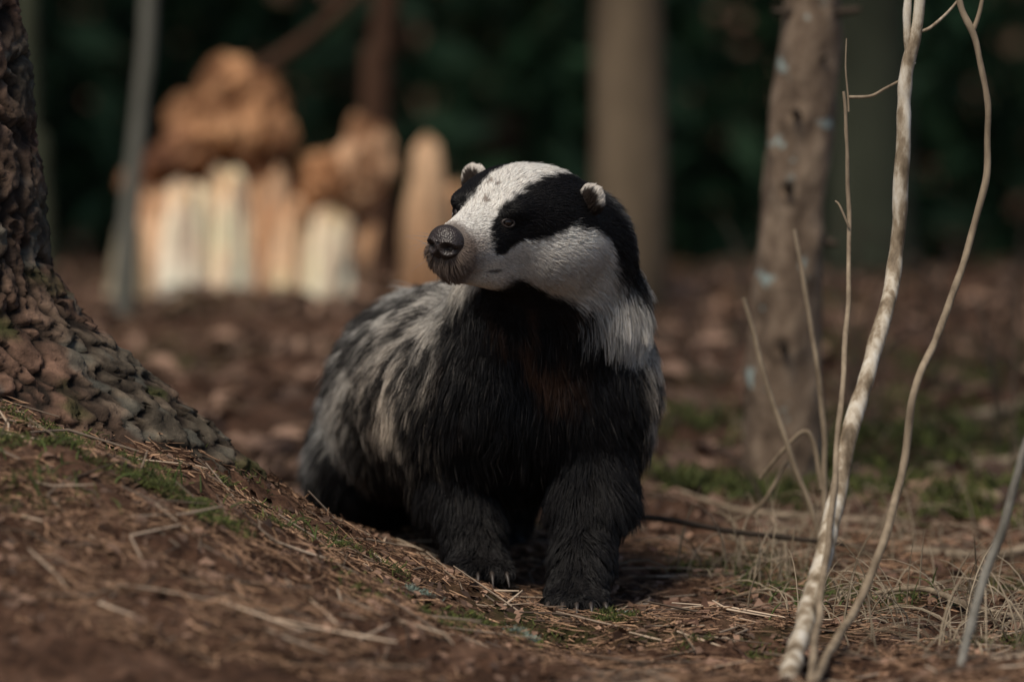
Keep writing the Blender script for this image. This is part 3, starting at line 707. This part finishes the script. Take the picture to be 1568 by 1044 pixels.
def uvs(nu=64,nv=48):
    uu=np.linspace(0,2*np.pi,nu,endpoint=False);vv=np.linspace(0.001,np.pi-.001,nv)
    VVv,UU=np.meshgrid(vv,uu,indexing='ij')
    d=np.stack([np.cos(VVv),np.sin(VVv)*np.cos(UU),np.sin(VVv)*np.sin(UU)],-1).reshape(-1,3)
    i=np.arange(nv-1)[:,None]*nu;j=np.arange(nu)[None,:];j2=(j+1)%nu
    return d,np.stack([i+j,i+nu+j,i+nu+j2,i+j2],-1).reshape(-1,4)
d,Fu=uvs(96,72)
NV=d*np.array([.0130,.0172,.0158])
for s_ in (1,-1):
    nc_=np.array([.0095,s_*.0078,-.0030]);dd=(NV-nc_)/np.array([1.2,1.0,.80]);q_=np.linalg.norm(dd,axis=1)
    NV[:,0]-=.0080*np.exp(-(q_/.0036)**2);NV+=.0012*np.exp(-((q_-.0075)/.002)**2)[:,None]*d
    ns=np.array([.006,s_*.0150,-.004]);q_=np.linalg.norm(NV-ns,axis=1);NV-=d*(.0035*np.exp(-(q_/.0028)**2))[:,None]
NV[:,0]-=.0022*np.exp(-(d[:,1]/.09)**2)*(d[:,2]<.1)*(d[:,0]>0)
NV=tow(NV+np.array([.118,0,-.0155]))
nm,nt,b=newmat('badger_nose');b.inputs['Base Color'].default_value=(.034,.025,.023,1);b.inputs['Roughness'].default_value=.42
v=nt.nodes.new('ShaderNodeTexVoronoi');v.inputs['Scale'].default_value=520;tc=nt.nodes.new('ShaderNodeTexCoord');nt.links.new(tc.outputs['Object'],v.inputs[0]);bump(nt,b,v.outputs[0],.6,.001)
mesh_np('nose',NV,Fu,nm,parent=badger)
em_,nt,b=newmat('badger_eye');b.inputs['Base Color'].default_value=(.014,.009,.007,1);b.inputs['Roughness'].default_value=.07
lm,nt,b=newmat('badger_eyelid');b.inputs['Base Color'].default_value=(.045,.034,.030,1);b.inputs['Roughness'].default_value=.55
for s_ in (1,-1):
    c0=(EYE*np.array([1,s_,1]))[None];cw=HC+(c0*hs)@R3.T
    for it in range(6): cw=cw-grad(cw)*(sdf(cw)+.0018)[:,None]
    mesh_np('eye_left' if s_==1 else 'eye_right',cw+d*.0053,Fu,em_,parent=badger)
    nrm=grad(cw)[0];a1=f-nrm*(f@nrm);a1/=np.linalg.norm(a1);a2=np.cross(nrm,a1)
    tt=np.linspace(0,2*np.pi,40);ring=cw+nrm*.0034+.0060*np.cos(tt)[:,None]*a1+.0038*np.sin(tt)[:,None]*a2
    V,F=tubes([ring],[.0012],8);mesh_np('eyelid_left' if s_==1 else 'eyelid_right',V,F,lm,parent=badger)
cm,nt,b=newmat('badger_claw');b.inputs['Base Color'].default_value=(.045,.035,.029,1);b.inputs['Roughness'].default_value=.45
P=[];R=[]
for a_,b_ in TOES[:10]:
    a_=np.array(a_);b_=np.array(b_);dr=(b_-a_)/np.linalg.norm(b_-a_);tt=np.linspace(0,1,8)[:,None]
    P.append(b_+np.array([0,0,.002])+dr*.004+dr*tt*.016+np.array([0,0,-1])*tt**2*.010+np.array([0,0,.002])*np.sin(tt*3.14));R.append(np.array([.0026,.0027,.0026,.0023,.002,.0016,.0011,.0004]))
V,F=tubes(P,R,8);mesh_np('claws',V,F,cm,parent=badger)

# ------------------------------------------------------------------ light, world, camera
w_=bpy.data.worlds.new('World');scene.world=w_;w_.use_nodes=True
nt=w_.node_tree;bg=nt.nodes['Background'];sky=nt.nodes.new('ShaderNodeTexSky');sky.sky_type='NISHITA';sky.sun_disc=False
sdv=Vector((-.26,-.50,.78)).normalized()
sky.sun_elevation=math.asin(sdv.z);sky.sun_rotation=math.atan2(sdv.x,sdv.y)
nt.links.new(sky.outputs[0],bg.inputs[0]);bg.inputs[1].default_value=.078
sl=bpy.data.lights.new('sun','SUN');sl.energy=3.2;sl.angle=math.radians(24);sl.color=(1,.90,.76)
so=bpy.data.objects.new('sun',sl);COL.objects.link(so);so.rotation_euler=sdv.to_track_quat('Z','Y').to_euler()
cam=bpy.data.cameras.new('camera');co=bpy.data.objects.new('camera',cam);COL.objects.link(co)
co.location=(0,-4,.36);co.rotation_euler=(math.radians(90-1.33),0,0)
cam.lens=140;cam.sensor_width=36;cam.clip_end=500;cam.clip_start=.05
cam.dof.use_dof=True;cam.dof.focus_distance=3.88;cam.dof.aperture_fstop=3.4
scene.camera=co
scene.view_settings.view_transform='Standard';scene.view_settings.look='None';scene.view_settings.exposure=0
